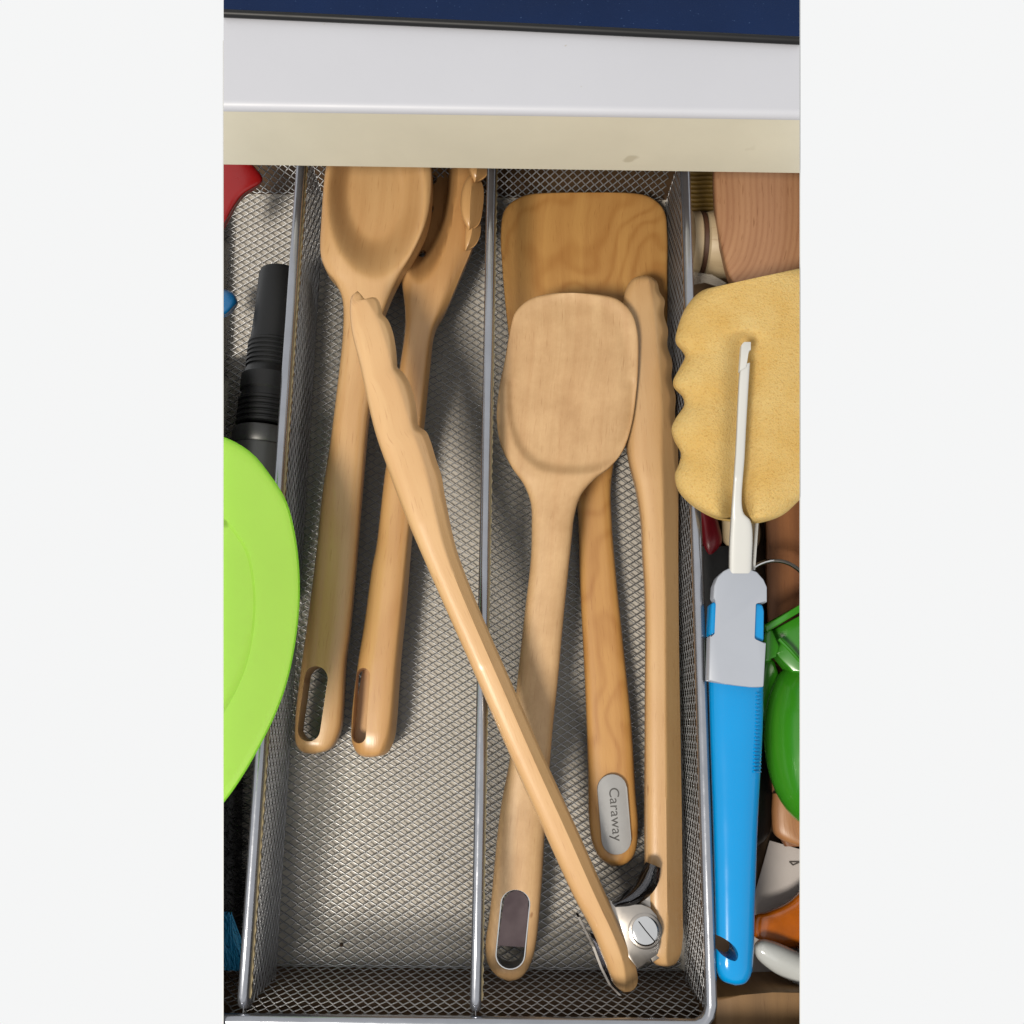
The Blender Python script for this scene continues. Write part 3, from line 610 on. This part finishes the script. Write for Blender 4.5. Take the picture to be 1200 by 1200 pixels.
# beech board and roller at the top right
o = finish('beech_paddle', loft([(838, 120), (836, 203), (837, 235), (840, 265), (846, 295), (856, 328), (880, 352)], [(1000, 120), (1000, 203), (1000, 235), (1000, 265), (990, 310), (960, 345), (880, 352)], 40, 7, e=5, N=60, Mx=26), W_PINK, None)
tag(o, 'reddish beech paddle head with rounded edge in front of the cream roller', 'paddle')
CREAM = wood('cream_wood', lin((214, 192, 160)), lin((186, 160, 126)), seed=12, band=.2, rough=.5)
rp = thing('wooden_roller', 'cream wooden roller with a dark groove between mesh rim and beech paddle', 'roller', P(830, 290, 0))
a = P(806, 286, 22); b_ = P(900, 286, 22); ax = (b_ - a)
tt = [0, .02, .12, .15, .18, .22, .35, .6]; rad = [14, 17, 17, 15, 14, 16.5, 18, 18]
finish('barrel', tube([a + ax * t for t in tt], rad, 30), CREAM, rp)
finish('groove_ring', tube([a + ax * t for t in (.135, .14, .185, .19)], [16, 16.6, 16.6, 16], 30), plain('dark_groove', lin((92, 58, 36)), rough=.6), rp)
OLIVE = plain('olive_wicker', lin((128, 98, 30)), rough=.6, var=.2, vs=300)
wk = thing('wicker_mat', 'olive brown woven mat strip in the corner behind the cream roller', 'mat', P(822, 225, 6))
for k in range(9):
    y = 203 + k * 5.2; finish('reed', tube([P(806, y, 15), P(816, y + .4, 16), P(826, y - .3, 15), P(842, y, 15.5)], 1.25, 8), OLIVE, wk)
# clear plastic scrap
gl, k, b = base('clear_film', .12); b.inputs['Base Color'].default_value = (.3, .27, .23, 1); b.inputs['Alpha'].default_value = .3
o = finish('plastic_film', prism([(808, 318), (835, 322), (852, 332), (842, 336), (826, 331), (810, 334)], 33, .4, zf=lambda x, y: 33 + (x - 800) * .12), gl); tag(o, 'crumpled clear plastic film scrap above the yellow sponge', 'plastic film')
# brown wood block on lower right
o = finish('brown_board', loft([(890, 560), (896, 600), (898, 700), (899, 800), (901, 900), (905, 960), (920, 992)], [(990, 560), (990, 600), (990, 700), (990, 800), (990, 900), (985, 960), (940, 992)], 8, 5, e=4, N=40, Mx=16), W_BROWN, None)
tag(o, 'brown wooden board under the green scoop and wire ring', 'board')
rg = thing('wire_ring', 'bent steel wire ring over the brown board beside the white stem', 'ring', P(905, 680, 12))
pts = [P(908 + 42 * math.cos(t), 700 + 43 * math.sin(t), 30 - 8 * math.sin(t)) for t in np.linspace(0, 2 * math.pi, 48, endpoint=False)]
finish('wire', tube(pts, 1.0, 10, closed=True), CHROME, rg)
o = finish('red_grip', loft([(815, 585), (820, 612), (824, 640), (832, 655)], [(835, 585), (842, 612), (846, 636), (832, 655)], 14, 8, N=24, Mx=12), plain('dark_red_plastic', lin((130, 12, 30)), rough=.35)); tag(o, 'dark red plastic grip below the sponge next to the rim', 'grip')
o = finish('cream_spatula', loft([(842, 580), (846, 610), (848, 635), (862, 652)], [(884, 580), (890, 610), (888, 640), (862, 652)], 12, 5, N=24, Mx=12), plain('cream_silicone', lin((214, 190, 150)), rough=.5)); tag(o, 'cream rounded utensil end behind the white stem', 'utensil')
o = finish('black_tool', loft([(812, 640), (815, 700), (820, 780), (826, 900), (832, 1000), (850, 1010)], [(868, 640), (893, 700), (902, 780), (905, 900), (900, 980), (850, 1010)], 8, 9, e=3, N=40, Mx=14), BLACK); tag(o, 'flat black tool body lying under the blue handle', 'tool')
# green scoop
GRN = plain('green_plastic', lin((64, 160, 34)), rough=.22, var=.06, vs=15, coat=.1); 
gs = thing('green_squeezer', 'glossy green plastic squeezer with round bowl and hinged bracket at right', 'squeezer', P(925, 840, 8))
bm = bmesh.new(); bmesh.ops.create_uvsphere(bm, u_segments=48, v_segments=32, radius=1); cc = P(951, 868, 28)
for v in bm.verts: v.co = Vector((cc.x + v.co.x * 22.0, cc.y + v.co.y * 39, cc.z + max(v.co.z, -.9) * 19))
finish('bowl', bm, GRN, gs)
DG = GRN
finish('bracket_plate', prism([(897, 742), (937, 722), (975, 705), (985, 770), (960, 790), (928, 788), (912, 768)], 38, 10, 1.2, 3, zf=lambda x, y: 34 + (x - 895) * .10), GRN, gs)
finish('top_flange', prism([(896, 733), (937, 709), (980, 690), (982, 698), (938, 717), (899, 741)], 46, 12, .8), GRN, gs)
finish('pivot_arm', prism([(899, 737), (905, 737), (914, 757), (913, 765), (907, 767), (904, 775), (896, 776), (896, 745)], 44, 14, 1.2, 3), GRN, gs)
finish('rib', tube([P(913, 749, 42), P(926, 762, 43.5), P(942, 780, 44)], .9, 8), GRN, gs)
finish('skirt', prism([(892, 770), (908, 772), (914, 790), (905, 830), (893, 850), (890, 820)], 24, 10, 2, 3), GRN, gs)
# wooden stick end, card, orange tool, white spoon
o = finish('wooden_stick_end', loft([(905, 930), (904, 955), (908, 978), (930, 990), (955, 994)], [(985, 930), (985, 955), (985, 975), (975, 990), (955, 994)], 12, 7, e=3, N=30, Mx=14), wood('stick_beech', lin((206, 152, 106)), lin((170, 116, 74)), seed=14)); tag(o, 'wooden utensil end just below the green squeezer bowl', 'utensil')
cd = thing('white_card', 'folded white card with a small printed mark below the wooden utensil end', 'card', P(910, 1070, -3))
CARD = plain('white_card_stock', lin((214, 206, 202)), rough=.7, var=.03)
finish('sheet', prism([(902, 985), (940, 996), (1000, 1010), (1000, 1178), (862, 1178), (870, 1120), (884, 1050)], 4, .6, zf=lambda x, y: 4 + (y - 985) * -.02), CARD, cd)
for a_, b_ in (((925, 1010), (937, 1010)), ((925, 1010), (929, 1014)), ((929, 1014), (937, 1010.5))):
    finish('printed_mark', tube([P(*a_, 4.0), P(*b_, 4.0)], .26, 6), plain('grey_ink', lin((110, 104, 100))), cd)
ORG = plain('amber_plastic', lin((244, 128, 14)), rough=.18, var=.25, vs=60, coat=.4)
ORG.node_tree.nodes['Principled BSDF'].inputs['Transmission Weight'].default_value = .35
o = finish('amber_scoop', loft([(950, 1030), (925, 1056), (900, 1068), (884, 1073), (881, 1085), (884, 1098), (900, 1104)], [(1000, 1050), (990, 1075), (980, 1090), (965, 1105), (950, 1110), (930, 1112), (900, 1104)], 14, 6, N=40, Mx=16), ORG); tag(o, 'glossy amber orange plastic scoop above the white spoon', 'scoop')
o = finish('white_spoon', loft([(884, 1108), (892, 1101), (910, 1104), (940, 1117), (980, 1130), (1020, 1150)], [(884, 1108), (886, 1121), (903, 1137), (930, 1152), (965, 1170), (1020, 1190)], 24, 7, e=2.0, N=50, Mx=18), plain('glossy_white', lin((222, 226, 226)), rough=.12, coat=.5, var=.02)); tag(o, 'glossy white plastic spoon end crossing the right edge near the bottom', 'spoon')
o = finish('wooden_block', prism([(838, 1169), (870, 1166), (905, 1163), (1000, 1160), (1000, 1300), (838, 1300)], 36, 34, 1.5, 3), W_BLOCK); tag(o, 'brown wooden strip at the front of the drawer, right of the organizer', 'wooden strip')

CR = plain('dark_crumb', lin((70, 48, 30)), rough=.9, var=.3)
for (x, y, rr, lab) in ((400, 1107, 1.0, 'tiny dark crumb on the mesh floor near the front of the wide empty compartment'), (515, 1008, .6, 'tiniest brown crumb on the bright mesh floor left of the divider')):
    bm = bmesh.new(); bmesh.ops.create_icosphere(bm, subdivisions=2, radius=rr); c0 = P(x, y, 1.0)
    for v in bm.verts: v.co = v.co * random.uniform(.7, 1.15) + c0
    tag(finish('crumb', bm, CR), lab, 'crumb')
